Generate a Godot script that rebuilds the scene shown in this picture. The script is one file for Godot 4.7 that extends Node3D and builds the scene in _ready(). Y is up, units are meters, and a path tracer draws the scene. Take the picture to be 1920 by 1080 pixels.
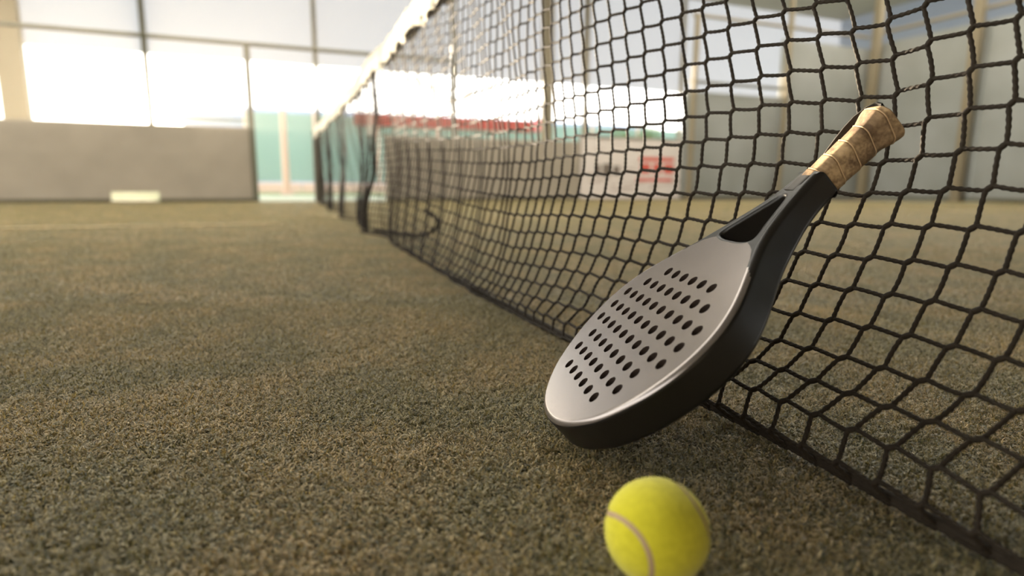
extends Node3D
# World: y up, metres. The net runs along -Z; +X is across the net, away from the camera.

const SUN_TOWARDS := Vector3(-0.139, 0.0803, -0.987)
const CELL := 0.036          # mesh of the net
const HOLE_PITCH := 0.0205   # distance between the drilled holes of the racket
const SIDE_A := 8.3          # side wall of the court stands at z = -SIDE_A
const BACK_X := 10.46        # back wall of the far half
const TENT_A := 13.0         # curtain of the tent over the court

var rng := RandomNumberGenerator.new()

# ---------------------------------------------------------------- mesh helpers
class Acc:
	var v := PackedVector3Array()
	var n := PackedVector3Array()
	var uv := PackedVector2Array()
	var col := PackedColorArray()
	var ix := PackedInt32Array()
	func vert(p: Vector3, nor: Vector3, t := Vector2.ZERO) -> int:
		v.append(p); n.append(nor); uv.append(t)
		return v.size() - 1
	func tri(a: int, b: int, c: int) -> void:
		ix.append(a); ix.append(b); ix.append(c)
	func quad(a: int, b: int, c: int, d: int) -> void:
		tri(a, b, c); tri(a, c, d)
	func flat_quad(a: Vector3, b: Vector3, c: Vector3, d: Vector3, nor: Vector3) -> void:
		var k := vert(a, nor, Vector2(0, 0)); vert(b, nor, Vector2(1, 0)); vert(c, nor, Vector2(1, 1)); vert(d, nor, Vector2(0, 1))
		quad(k, k + 1, k + 2, k + 3)
	func mesh() -> ArrayMesh:
		# turn every triangle so that it agrees with its normals (front faces run clockwise)
		for k in range(0, ix.size(), 3):
			var a := ix[k]; var b := ix[k + 1]; var c := ix[k + 2]
			var g := (v[b] - v[a]).cross(v[c] - v[a])
			if g.dot(n[a] + n[b] + n[c]) > 0.0:
				ix[k + 1] = c; ix[k + 2] = b
		var arr := []
		arr.resize(Mesh.ARRAY_MAX)
		arr[Mesh.ARRAY_VERTEX] = v
		arr[Mesh.ARRAY_NORMAL] = n
		arr[Mesh.ARRAY_TEX_UV] = uv
		if col.size() == v.size():
			arr[Mesh.ARRAY_COLOR] = col
		arr[Mesh.ARRAY_INDEX] = ix
		var m := ArrayMesh.new()
		m.add_surface_from_arrays(Mesh.PRIMITIVE_TRIANGLES, arr)
		return m
	# round tube along a path; radii per point
	func tube(path: Array, radii: Array, sides: int, caps := true) -> void:
		var first := v.size()
		var up := Vector3.UP
		var cnt := path.size()
		var prev_x := Vector3.ZERO
		for i in cnt:
			var d: Vector3 = (path[mini(i + 1, cnt - 1)] - path[maxi(i - 1, 0)]).normalized()
			var x: Vector3
			if prev_x == Vector3.ZERO:
				x = d.cross(up if absf(d.dot(up)) < 0.9 else Vector3.RIGHT).normalized()
			else:
				x = (prev_x - d * prev_x.dot(d)).normalized()
			prev_x = x
			var y := d.cross(x)
			for s in sides:
				var t := TAU * s / sides
				var e := x * cos(t) + y * sin(t)
				var r: float = radii[i]
				vert(path[i] + e * r, e, Vector2(float(s) / sides, float(i)))
		for i in cnt - 1:
			for s in sides:
				var a := first + i * sides + s
				var b := first + i * sides + (s + 1) % sides
				quad(a, b, b + sides, a + sides)
		if caps:
			for i in [0, cnt - 1]:
				var d2: Vector3 = (path[0] - path[1]).normalized() if i == 0 else (path[cnt - 1] - path[cnt - 2]).normalized()
				var k := vert(path[i], d2)
				for s in sides:
					vert(v[first + i * sides + s], d2)
				for s in sides:
					tri(k, k + 1 + s, k + 1 + (s + 1) % sides)
	# cord of two laid strands between two points
	func laid_cord(a: Vector3, b: Vector3, bend: Vector3, r: float, rings: int, sides: int, phase: float) -> void:
		var first := v.size()
		var d := b - a
		var len := d.length()
		var ax := d / len
		var x := ax.cross(Vector3(0.31, 0.2, 0.93)).normalized()
		var y := ax.cross(x)
		var amp := 0.17
		var turn := TAU / 0.0068
		for i in rings + 1:
			var f := float(i) / rings
			var c := a + d * f + bend * (4.0 * f * (1.0 - f))
			for s in sides:
				var t := TAU * s / sides
				var w := 2.0 * t + phase + turn * 0.5 * 2.0 * f * len
				var rr := r * (1.0 + amp * cos(w))
				var e := x * cos(t) + y * sin(t)
				var et := y * cos(t) - x * sin(t)
				var g := amp * sin(w)
				vert(c + e * rr, (e + et * (2.0 * g) + ax * (g * r * turn)).normalized())
		for i in rings:
			for s in sides:
				var p := first + i * sides + s
				var q := first + i * sides + (s + 1) % sides
				quad(p, q, q + sides, p + sides)
	# box with chamfered edges
	func box(c: Vector3, size: Vector3, ch := 0.0, bs := Basis.IDENTITY) -> void:
		var h := size * 0.5
		ch = minf(ch, minf(h.x, minf(h.y, h.z)) * 0.6)
		for ax in 3:
			for sg in [-1.0, 1.0]:
				var u := (ax + 1) % 3
				var w := (ax + 2) % 3
				var nor := Vector3.ZERO
				nor[ax] = sg
				var pts := []
				for q in [[-1, -1], [1, -1], [1, 1], [-1, 1]]:
					var p := Vector3.ZERO
					p[ax] = sg * h[ax]
					p[u] = q[0] * (h[u] - ch)
					p[w] = q[1] * (h[w] - ch)
					pts.append(c + bs * p)
				flat_quad(pts[0], pts[1], pts[2], pts[3], bs * nor)
		if ch <= 0.0:
			return
		for ax in 3:
			var u := (ax + 1) % 3
			var w := (ax + 2) % 3
			for su in [-1.0, 1.0]:
				for sw in [-1.0, 1.0]:
					var nor := Vector3.ZERO
					nor[u] = su; nor[w] = sw
					var p := []
					for e in [[-1, 0], [1, 0], [1, 1], [-1, 1]]:
						var q := Vector3.ZERO
						q[ax] = e[0] * (h[ax] - ch)
						q[u] = su * (h[u] - (ch if e[1] == 1 else 0.0))
						q[w] = sw * (h[w] - (0.0 if e[1] == 1 else ch))
						p.append(c + bs * q)
					flat_quad(p[0], p[1], p[2], p[3], bs * nor.normalized())
		for sx in [-1.0, 1.0]:
			for sy in [-1.0, 1.0]:
				for sz in [-1.0, 1.0]:
					var nor := bs * Vector3(sx, sy, sz).normalized()
					var k := vert(c + bs * Vector3(sx * h.x, sy * (h.y - ch), sz * (h.z - ch)), nor)
					vert(c + bs * Vector3(sx * (h.x - ch), sy * h.y, sz * (h.z - ch)), nor)
					vert(c + bs * Vector3(sx * (h.x - ch), sy * (h.y - ch), sz * h.z), nor)
					tri(k, k + 1, k + 2)

func part(called: String, m: Mesh, material: Material, parent: Node3D) -> MeshInstance3D:
	var o := MeshInstance3D.new()
	o.name = called
	o.mesh = m
	o.material_override = null
	for s in m.get_surface_count():
		o.set_surface_override_material(s, material)
	o.cast_shadow = GeometryInstance3D.SHADOW_CASTING_SETTING_ON
	parent.add_child(o, true)
	return o

func thing(called: String, at: Vector3, label: String, category: String, group := "") -> Node3D:
	var o := Node3D.new()
	o.name = called
	add_child(o, true)
	o.position = at
	tag(o, label, category, group)
	return o

func tag(o: Node, label: String, category := "", group := "", kind := "") -> void:
	if label: o.set_meta("label", label)
	if category: o.set_meta("category", category)
	if group: o.set_meta("group", group)
	if kind: o.set_meta("kind", kind)

func box_part(called: String, c: Vector3, size: Vector3, material: Material, parent: Node3D, ch := 0.004) -> MeshInstance3D:
	var a := Acc.new()
	a.box(Vector3.ZERO, size, ch)
	var o := part(called, a.mesh(), material, parent)
	o.position = c
	return o

func mat(c: Color, rough := 0.8, spec := 0.5) -> StandardMaterial3D:
	var m := StandardMaterial3D.new()
	m.albedo_color = c
	m.roughness = rough
	m.metallic_specular = spec
	return m

# a seamless noise picture between two colours, fine grain over coarse patches
func noise_texture(side: int, seed_: int, f_coarse: float, f_fine: float, share: float, a: Color, b: Color, contrast := 1.0) -> ImageTexture:
	var nz := FastNoiseLite.new()
	nz.seed = seed_
	nz.noise_type = FastNoiseLite.TYPE_SIMPLEX_SMOOTH
	nz.frequency = f_coarse
	nz.fractal_octaves = 4
	var coarse := nz.get_seamless_image(side, side)
	nz.seed = seed_ + 7
	nz.frequency = f_fine
	nz.fractal_octaves = 2
	var fine := nz.get_seamless_image(side, side)
	var im := Image.create(side, side, false, Image.FORMAT_RGB8)
	for y in side:
		for x in side:
			var t := coarse.get_pixel(x, y).r * (1.0 - share) + fine.get_pixel(x, y).r * share
			t = clampf((t - 0.5) * contrast + 0.5, 0.0, 1.0)
			im.set_pixel(x, y, a.lerp(b, t))
	return ImageTexture.create_from_image(im)

func noise_gray(side: int, seed_: int, f: float, octaves := 3) -> ImageTexture:
	var nz := FastNoiseLite.new()
	nz.seed = seed_
	nz.noise_type = FastNoiseLite.TYPE_SIMPLEX_SMOOTH
	nz.frequency = f
	nz.fractal_octaves = octaves
	return ImageTexture.create_from_image(nz.get_seamless_image(side, side))

func triplanar(m: StandardMaterial3D, scale: float, world := false) -> void:
	m.uv1_triplanar = true
	m.uv1_world_triplanar = world
	m.uv1_scale = Vector3.ONE * scale

# cubic curve through points at uneven stations
func hermite(xs: Array, ys: Array, x: float) -> float:
	var n := xs.size()
	var i := 0
	while i < n - 2 and x >= xs[i + 1]:
		i += 1
	var h: float = xs[i + 1] - xs[i]
	var s: float = (x - xs[i]) / h
	var t0: float = (ys[i + 1] - ys[i]) / h if i == 0 else (ys[i + 1] - ys[i - 1]) / (xs[i + 1] - xs[i - 1])
	var t1: float = (ys[i + 1] - ys[i]) / h if i == n - 2 else (ys[i + 2] - ys[i]) / (xs[i + 2] - xs[i])
	var s2 := s * s
	var s3 := s2 * s
	return (2 * s3 - 3 * s2 + 1) * ys[i] + (s3 - 2 * s2 + s) * h * t0 + (3 * s2 - 2 * s3) * ys[i + 1] + (s3 - s2) * h * t1

# ---------------------------------------------------------------- scene
func _ready() -> void:
	rng.seed = 20
	make_camera()
	make_light()
	make_setting()
	make_outside()
	make_net()
	make_racket()
	make_ball()
	make_turf()

func make_camera() -> void:
	var pitch := atan(197.0 / 1133.0)
	var yaw := atan2(465.0, 1133.0 * cos(pitch) + 197.0 * sin(pitch))
	var roll := deg_to_rad(0.35)
	var fwd := Vector3(sin(yaw), 0, -cos(yaw))
	var rgt := Vector3(cos(yaw), 0, sin(yaw))
	var f := fwd * cos(pitch) - Vector3.UP * sin(pitch)
	var u := Vector3.UP * cos(pitch) + fwd * sin(pitch)
	var cam := Camera3D.new()
	cam.name = "camera"
	var at := CameraAttributesPhysical.new()
	at.frustum_focal_length = 12.0 / (540.0 / 1133.0)
	at.frustum_focus_distance = 0.64
	at.exposure_aperture = 3.3
	cam.attributes = at
	cam.keep_aspect = Camera3D.KEEP_HEIGHT
	cam.fov = rad_to_deg(2.0 * atan(540.0 / 1133.0))
	add_child(cam)
	cam.transform = Transform3D(Basis(rgt * cos(roll) + u * sin(roll), u * cos(roll) - rgt * sin(roll), -f), Vector3(0, 0.25, 0))
	cam.current = true

func make_light() -> void:
	var env := Environment.new()
	var sky := Sky.new()
	var sm := ProceduralSkyMaterial.new()
	sm.sky_top_color = Color(0.91, 0.92, 0.92)
	sm.sky_horizon_color = Color(1.0, 0.985, 0.95)
	sm.sky_curve = 0.2
	sm.ground_bottom_color = Color(0.34, 0.32, 0.26)
	sm.ground_horizon_color = Color(0.8, 0.78, 0.7)
	sm.sun_angle_max = 20.0
	sky.sky_material = sm
	env.background_mode = Environment.BG_SKY
	env.sky = sky
	env.background_energy_multiplier = 1.7
	env.tonemap_mode = Environment.TONE_MAPPER_LINEAR
	env.tonemap_exposure = 3.0
	env.volumetric_fog_enabled = true
	env.volumetric_fog_density = 0.0035
	env.volumetric_fog_albedo = Color(1.0, 0.98, 0.95)
	env.volumetric_fog_anisotropy = 0.4
	env.sdfgi_enabled = true
	env.ssao_enabled = true
	env.ssil_enabled = true
	var we := WorldEnvironment.new()
	we.name = "world_environment"
	we.environment = env
	add_child(we)
	var sun := DirectionalLight3D.new()
	sun.name = "sun"
	sun.light_color = Color(1.0, 0.92, 0.8)
	sun.light_energy = 4.3
	sun.light_angular_distance = 0.4
	sun.shadow_enabled = true
	add_child(sun)
	sun.look_at_from_position(Vector3.ZERO, -SUN_TOWARDS, Vector3.UP)

# ---------------------------------------------------------------- court
func struct(called: String) -> Node3D:
	var o := Node3D.new()
	o.name = called
	o.set_meta("kind", "structure")
	add_child(o, true)
	return o

func make_setting() -> void:
	# turf backing and sand of the court
	var turf := mat(Color.WHITE, 0.95, 0.3)
	turf.albedo_texture = noise_texture(512, 3, 0.012, 0.22, 0.55, Color(0.22, 0.195, 0.125), Color(0.36, 0.315, 0.20), 2.0)
	turf.uv1_scale = Vector3(1, 1, 1)
	triplanar(turf, 1.4, true)
	turf.rim_enabled = true
	turf.rim = 0.3
	turf.rim_tint = 1.0
	var fl := struct("floor")
	tag(fl, "green and sand-brown artificial turf of the court")
	box_part("turf_backing", Vector3((BACK_X - 10) * 0.5, -0.056, -3.65), Vector3(BACK_X + 10, 0.1, 9.7), turf, fl, 0.0)
	var line_mat := mat(Color(0.86, 0.82, 0.74), 0.9, 0.3)
	line_mat.albedo_texture = noise_texture(256, 31, 0.03, 0.25, 0.6, Color(0.66, 0.6, 0.48), Color(0.95, 0.92, 0.85), 2.0)
	triplanar(line_mat, 2.0, true)
	var ln := box_part("centre_line", Vector3(-3.1, -0.002, -3.92), Vector3(6.4, 0.012, 0.06), line_mat, fl, 0.002)
	tag(ln, "pale line woven into the turf")
	var ln2 := box_part("centre_line", Vector3(4.2, -0.002, -3.92), Vector3(6.4, 0.012, 0.06), line_mat, fl, 0.002)
	tag(ln2, "pale line woven into the turf")

	# low solid side wall, left of the entrance: boxes leave the drain slot open
	var taupe := mat(Color(0.62, 0.578, 0.515), 0.75, 0.4)
	taupe.albedo_texture = noise_texture(256, 5, 0.01, 0.2, 0.3, Color(0.93, 0.93, 0.93), Color(1, 1, 1), 1.3)
	triplanar(taupe, 0.8, true)
	var wl := struct("wall_left")
	tag(wl, "low taupe boarded wall left of the court entrance")
	var z := -SIDE_A - 0.03
	box_part("panel", Vector3(-5.6, 0.45, z), Vector3(7.86, 0.9, 0.06), taupe, wl, 0.0)
	box_part("panel", Vector3(-1.42, 0.51, z), Vector3(0.5, 0.78, 0.06), taupe, wl, 0.0)
	box_part("panel", Vector3(-0.6525, 0.45, z), Vector3(1.035, 0.9, 0.06), taupe, wl, 0.0)
	box_part("sill", Vector3(-1.42, 0.01, z), Vector3(0.5, 0.02, 0.06), taupe, wl)
	var wr := struct("wall_right")
	tag(wr, "low taupe wall behind the far half of the net")
	box_part("panel", Vector3(2.98, 0.435, z), Vector3(2.94, 0.87, 0.06), taupe, wr)

	# grey panels, stepping up towards the corner, and the back wall
	var grey := mat(Color(0.58, 0.585, 0.565), 0.55, 0.5)
	grey.albedo_texture = noise_texture(256, 8, 0.012, 0.12, 0.25, Color(0.9, 0.9, 0.88), Color(1, 1, 1), 1.4)
	triplanar(grey, 0.35, true)
	var ws := struct("wall_side")
	tag(ws, "grey panels of the side wall, stepping up to the corner")
	box_part("panel", Vector3(7.33, 0.86, z), Vector3(1.94, 1.72, 0.06), grey, ws)
	box_part("panel", Vector3(9.38, 1.34, z), Vector3(2.14, 2.68, 0.06), grey, ws)
	var wb := struct("wall_back")
	tag(wb, "tall grey panels of the back wall")
	for k in 5:
		var za := -8.27 + k * 1.93
		box_part("panel", Vector3(BACK_X + 0.03, 1.38, za + 0.95), Vector3(0.06, 2.76, 1.9), grey, wb)
	var dark := mat(Color(0.36, 0.35, 0.28), 0.5, 0.5)
	var tan_steel := mat(Color(0.50, 0.45, 0.35), 0.6, 0.5)
	# dark skirting under the walls
	var sk := mat(Color(0.33, 0.31, 0.24), 0.8, 0.3)
	var bs := struct("baseboard_side")
	box_part("strip", Vector3(-5.1, 0.02, -SIDE_A + 0.02), Vector3(6.86, 0.04, 0.04), sk, bs)
	box_part("strip", Vector3(-0.65, 0.02, -SIDE_A + 0.02), Vector3(1.03, 0.04, 0.04), sk, bs)
	box_part("strip", Vector3(2.98, 0.02, -SIDE_A + 0.02), Vector3(2.94, 0.04, 0.04), sk, bs)
	box_part("strip", Vector3(8.4, 0.03, -SIDE_A + 0.02), Vector3(4.1, 0.06, 0.04), sk, bs)
	var bb := struct("baseboard_back")
	box_part("strip", Vector3(BACK_X - 0.02, 0.03, -3.5), Vector3(0.04, 0.06, 9.6), sk, bb)

	# steel posts and rails of the court frame
	var posts := [
		[Vector3(-0.11, 0, -SIDE_A), 1.85, 0.07, dark, "dark steel post at the end of the low wall beside the entrance"],
		[Vector3(2.53, 0, -SIDE_A - 0.17), 4.2, 0.055, dark, "thin dark post with two raised arms behind the net"],
		[Vector3(6.4, 0, -SIDE_A + 0.12), 2.83, 0.07, tan_steel, "tan steel post at the free end of the grey panels"],
		[Vector3(8.31, 0, -SIDE_A + 0.12), 4.2, 0.07, tan_steel, "tan steel post between the lower and the taller grey panel"],
		[Vector3(BACK_X - 0.16, 0, -SIDE_A + 0.16), 4.6, 0.13, tan_steel, "stout tan steel post in the corner of the grey walls"],
		[Vector3(BACK_X - 0.16, 0, -6.45), 4.6, 0.13, tan_steel, "stout steel post in front of the grey back wall"],
		[Vector3(BACK_X - 0.16, 0, -4.5), 4.6, 0.13, tan_steel, "steel post of the back wall nearest the camera"],
	]
	for p in posts:
		var t := thing("steel_post", p[0], p[4], "post")
		var a := Acc.new()
		a.box(Vector3(0, p[1] * 0.5 - 0.006, 0), Vector3(p[2], p[1], p[2]), 0.008)
		part("shaft", a.mesh(), p[3], t)
		box_part("foot_plate", Vector3(0, 0.0, 0), Vector3(p[2] + 0.05, 0.012, p[2] + 0.05), p[3], t, 0.003)
		if absf(p[0].x - 2.53) < 0.01:
			for s in [-1.0, 1.0]:
				var b := Acc.new()
				b.tube([Vector3(0, 1.36, 0), Vector3(s * 0.18, 1.47, 0), Vector3(s * 0.42, 1.58, 0), Vector3(s * 0.66, 1.64, 0)], [0.02, 0.018, 0.016, 0.014], 8)
				part("arm", b.mesh(), p[3], t)
	var rails := [
		[Vector3(-9, 1.876, -SIDE_A), Vector3(2.5, 1.876, -SIDE_A), 0.026, dark, "thin dark rail above the entrance and the low wall"],
		[Vector3(6.36, 1.86, -SIDE_A + 0.058), Vector3(8.27, 1.86, -SIDE_A + 0.058), 0.026, dark, "dark rail just above the lower grey panel"],
		[Vector3(6.36, 2.857, -SIDE_A + 0.058), Vector3(BACK_X - 0.24, 2.857, -SIDE_A + 0.058), 0.026, tan_steel, "tan rail above the grey panels of the side wall"],
		[Vector3(BACK_X - 0.064, 2.93, -SIDE_A + 0.1), Vector3(BACK_X - 0.064, 2.93, 0.6), 0.03, tan_steel, "rail running above the grey back wall"],
	]
	for r in rails:
		var a := Acc.new()
		var mid: Vector3 = (r[0] + r[1]) * 0.5
		a.tube([r[0] - mid, r[1] - mid], [r[2], r[2]], 12)
		var o := part("steel_rail", a.mesh(), r[3], self)
		o.position = mid
		tag(o, r[4], "rail")

	# tent over the court: white coated fabric, roof and hanging sides open below
	var fabric := mat(Color(0.46, 0.48, 0.52), 0.7, 0.3)
	fabric.backlight_enabled = true
	fabric.backlight = Color(0.31, 0.335, 0.385)
	var skylight := mat(Color(0.94, 0.93, 0.90), 0.6, 0.3)
	skylight.backlight_enabled = true
	skylight.backlight = Color(1.75, 1.73, 1.68)
	var hem := 2.49
	var top := 4.7
	var x0 := -9.6
	var x1 := 15.0
	var z1 := 7.0
	var ce := struct("ceiling")
	tag(ce, "lined fabric roof of the tent over the court")
	# bays across the court: lined opaque sheet, with two light-passing bays over mid-court
	var lined := mat(Color(0.5, 0.48, 0.44), 0.8, 0.3)
	lined.backlight_enabled = true
	lined.backlight = Color(0.08, 0.08, 0.075)
	var bays := [[TENT_A, 10.0, lined], [10.0, 7.6, lined], [7.6, 5.8, skylight], [5.8, 4.0, skylight], [4.0, 1.0, lined], [1.0, -3.0, lined], [-3.0, -7.0, lined]]
	for b in bays:
		var sheet := Acc.new()
		sheet.flat_quad(Vector3(x0, top, -b[0]), Vector3(x1, top, -b[0]), Vector3(x1, top, -b[1]), Vector3(x0, top, -b[1]), Vector3.DOWN)
		part("roof_sheet", sheet.mesh(), b[2], ce)
	var sides := [
		["wall_front", Vector3(x0, 0, -TENT_A), Vector3(x1, 0, -TENT_A), "white fabric side of the tent hanging behind the court frame"],
		["wall_far", Vector3(x1, 0, -TENT_A), Vector3(x1, 0, z1), "white fabric side of the tent behind the grey back wall"],
		["wall_near", Vector3(x0, 0, z1), Vector3(x1, 0, z1), "white fabric side of the tent behind the camera"],
		["wall_end", Vector3(x0, 0, -TENT_A), Vector3(x0, 0, z1), "white fabric side of the tent left of the camera"],
	]
	for s in sides:
		var w := struct(s[0])
		tag(w, s[3])
		var a: Vector3 = s[1]
		var b: Vector3 = s[2]
		var nor := (b - a).cross(Vector3.UP).normalized()
		var n := 12
		for k in n:
			var sheet := Acc.new()
			var rows := 6
			for j in rows + 1:
				for i in 5:
					var f := (k + i / 4.0) / n
					var y := lerpf(4.2 if s[0] == "wall_end" else (0.0 if s[0] == "wall_near" else hem), top, float(j) / rows)
					var ripple := 0.03 * sin(f * 70.0) * (1.0 - float(j) / rows)
					sheet.vert(a.lerp(b, f) + Vector3(0, y, 0) + nor * ripple, nor)
			for j in rows:
				for i in 4:
					var q := j * 5 + i
					sheet.quad(q, q + 1, q + 6, q + 5)
			part("curtain", sheet.mesh(), lined if s[0] == "wall_near" else fabric, w)
	# hem bar and posts of the tent
	var tent_posts := [
		[-3.78, 0.36, tan_steel, "wide tan tent column at the left edge of the view"],
		[-1.83, 0.085, dark, "thin dark tent post above the low sunlit wall"],
		[1.05, 0.085, dark, "thin dark tent post above the entrance"],
		[6.02, 0.22, tan_steel, "broad tan tent column seen through the middle of the net"],
		[7.0, 0.11, tan_steel, "slimmer tan tent post next to the broad column behind the net"],
		[9.66, 0.08, tan_steel, "thin tan tent post left of the grey panels"],
	]
	for p in tent_posts:
		var t := thing("tent_post", Vector3(p[0], 0, -TENT_A + 0.15), p[3], "post")
		box_part("shaft", Vector3(0, 2.33, 0), Vector3(p[1], 4.68, minf(p[1], 0.2)), p[2], t, 0.01)
		box_part("foot_plate", Vector3(0, 0, 0), Vector3(p[1] + 0.1, 0.02, 0.3), p[2], t, 0.004)

# ---------------------------------------------------------------- beyond the court
func make_outside() -> void:
	var paving := mat(Color(0.82, 0.83, 0.77), 0.9, 0.3)
	paving.albedo_texture = noise_texture(256, 12, 0.02, 0.2, 0.4, Color(0.86, 0.9, 0.86), Color(1, 1, 1), 1.5)
	triplanar(paving, 0.3, true)
	var pv := struct("floor_outside")
	tag(pv, "pale paving outside the court")
	box_part("paving", Vector3(1, -0.07, -10.75), Vector3(60, 0.1, 4.5), paving, pv, 0.0)
	box_part("paving", Vector3(17.46, -0.07, 0.8), Vector3(14, 0.1, 18.6), paving, pv, 0.0)
	box_part("paving", Vector3(-20, -0.07, 0.8), Vector3(20, 0.1, 18.6), paving, pv, 0.0)
	var sand := mat(Color(0.62, 0.58, 0.46), 0.95, 0.3)
	box_part("ground_behind", Vector3(1, -0.08, 5.6), Vector3(22, 0.1, 9.0), sand, pv, 0.0)
	var lawn := mat(Color(0.52, 0.6, 0.38), 0.95, 0.3)
	lawn.albedo_texture = noise_texture(256, 14, 0.03, 0.3, 0.6, Color(0.7, 0.7, 0.7), Color(1, 1, 1), 2.0)
	triplanar(lawn, 0.5, true)
	box_part("lawn", Vector3(4, -0.07, -25.0), Vector3(54, 0.1, 24.0), lawn, pv, 0.0)

	box_part("kerb", Vector3(-2.5, 0.16, -9.6), Vector3(4.6, 0.34, 0.14), paving, pv, 0.01)

	# green windscreen on posts, with a kerb below and a red board on top
	var screen := mat(Color(0.52, 0.62, 0.60), 0.85, 0.3)
	screen.backlight_enabled = true
	screen.backlight = Color(0.26, 0.34, 0.31)
	var fs := thing("windscreen_fence", Vector3(4.0, 0, -16.0), "green fabric windscreen fence beyond the court entrance", "fence")
	var steel := mat(Color(0.85, 0.74, 0.68), 0.6, 0.5)
	for k in 9:
		var xa := -4.35 + k * 1.55
		var a := Acc.new()
		var nu := 7
		for j in 4:
			for i in nu:
				var u := float(i) / (nu - 1)
				a.vert(Vector3(xa + u * 1.55, 0.25 + j * 0.54, 0.012 * sin(u * PI * 2.0 + k) * (1.0 if j in [1, 2] else 0.3)), Vector3(0, 0, 1))
		for j in 3:
			for i in nu - 1:
				var q := j * nu + i
				a.quad(q, q + 1, q + nu + 1, q + nu)
		part("screen_panel", a.mesh(), screen, fs)
		box_part("post", Vector3(xa, 0.93, 0.04), Vector3(0.06, 1.98, 0.06), steel, fs, 0.006)
	var kerb_mat := mat(Color(0.86, 0.76, 0.72), 0.85, 0.3)
	var kb := thing("kerb_wall", Vector3(4.0, 0, -15.7), "low pinkish kerb in front of the green windscreen", "kerb")
	for k in 8:
		box_part("kerb_block", Vector3(-3.95 + k * 1.56, 0.1, 0), Vector3(1.54, 0.24, 0.16), kerb_mat, kb, 0.012)
	var red := mat(Color(0.60, 0.22, 0.17), 0.6, 0.4)
	var rb := thing("red_board", Vector3(4.6, 1.8, -15.9), "long red board on top of the green windscreen", "board")
	for k in 4:
		box_part("board_panel", Vector3(-1.84 + k * 1.23, 0, 0), Vector3(1.22, 0.3, 0.03), red, rb, 0.004)
	box_part("end_panel", Vector3(2.72, 0.05, 0), Vector3(0.5, 0.34, 0.03), mat(Color(0.86, 0.48, 0.5), 0.6, 0.4), rb, 0.004)
	# slender pale lamp post in the entrance
	var lp := thing("pale_pole", Vector3(0.42, 0, -13.6), "slender pinkish pole standing in the entrance opening", "pole")
	var la := Acc.new()
	la.tube([Vector3(0, 0, 0), Vector3(0, 1.0, 0), Vector3(0, 1.7, 0)], [0.075, 0.065, 0.055], 12)
	part("shaft", la.mesh(), mat(Color(0.86, 0.74, 0.68), 0.6, 0.5), lp)
	box_part("foot_plate", Vector3(0, 0, 0), Vector3(0.24, 0.04, 0.24), steel, lp, 0.006)
	# long low building far behind
	var bl := thing("long_building", Vector3(8.4, 0, -30.0), "long grey-blue building far behind the windscreen", "building")
	var blue := mat(Color(0.60, 0.64, 0.74), 0.8, 0.4)
	box_part("wall", Vector3(0, 1.45, -2.0), Vector3(23, 3.0, 4.0), blue, bl, 0.02)
	box_part("roof", Vector3(0, 3.2, -1.9), Vector3(23.4, 0.5, 4.6), mat(Color(0.55, 0.6, 0.72), 0.7, 0.4), bl, 0.03)
	for k in 9:
		var wn := box_part("window", Vector3(-10 + k * 2.5, 1.9, 0.01), Vector3(1.3, 0.9, 0.05), mat(Color(0.4, 0.45, 0.52), 0.2, 0.6), bl, 0.01)
		box_part("pane", Vector3(0, 0, 0.03), Vector3(1.16, 0.76, 0.02), mat(Color(0.3, 0.35, 0.42), 0.1, 0.6), wn, 0.004)
	# printed banner in the gap left of the grey panels
	var im := Image.create(256, 128, false, Image.FORMAT_RGB8)
	im.fill(Color(0.83, 0.79, 0.76))
	var r2 := RandomNumberGenerator.new()
	r2.seed = 5
	for k in 26:
		im.fill_rect(Rect2i(r2.randi_range(0, 240), r2.randi_range(0, 120), r2.randi_range(10, 40), r2.randi_range(2, 5)), Color(0.72, 0.66, 0.62))
	for q in [[146, 38, 92, 9], [150, 52, 24, 22], [182, 52, 22, 22], [212, 52, 26, 22], [140, 84, 96, 7]]:
		im.fill_rect(Rect2i(q[0], q[1], q[2], q[3]), Color(0.78, 0.32, 0.26))
	for q in [[36, 56, 12, 24], [54, 54, 20, 26], [80, 58, 16, 20]]:
		im.fill_rect(Rect2i(q[0], q[1], q[2], q[3]), Color(0.42, 0.38, 0.34))
	var bm := mat(Color.WHITE, 0.7, 0.4)
	bm.albedo_texture = ImageTexture.create_from_image(im)
	var bn := thing("printed_banner", Vector3(5.4, 0.48, -SIDE_A - 0.02), "pale printed banner with red marks beside the low wall", "banner")
	var ba := Acc.new()
	for j in 2:
		for i in 13:
			ba.vert(Vector3(-0.92 + 1.84 * i / 12.0, -0.46 + 0.92 * j, 0.01 * sin(i * 1.7)), Vector3(0, 0, 1), Vector2(i / 12.0, 1.0 - j))
	for i in 12:
		ba.quad(i, i + 1, i + 14, i + 13)
	part("sheet", ba.mesh(), bm, bn)
	for s in [-1.0, 1.0]:
		var pa := Acc.new()
		pa.tube([Vector3(-0.94, s * 0.47, 0), Vector3(0.94, s * 0.47, 0)], [0.014, 0.014], 8)
		part("bar", pa.mesh(), mat(Color(0.55, 0.5, 0.45), 0.5, 0.5), bn)
	for s in [-1.0, 1.0]:
		box_part("stake", Vector3(s * 0.93, 0.0, -0.02), Vector3(0.03, 0.97, 0.03), mat(Color(0.55, 0.5, 0.45), 0.5, 0.5), bn, 0.004)
	# shrubs above the banner, far outside
	for q in [[Vector3(9.3, 0, -15.0), 1.75, "round dark shrub beyond the banner"], [Vector3(10.4, 0, -15.2), 1.9, "taller dark shrub beyond the banner"], [Vector3(12.1, 0, -15.4), 1.5, "low shrub nearest the grey panels"]]:
		shrub(q[0], q[1], q[2])

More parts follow.
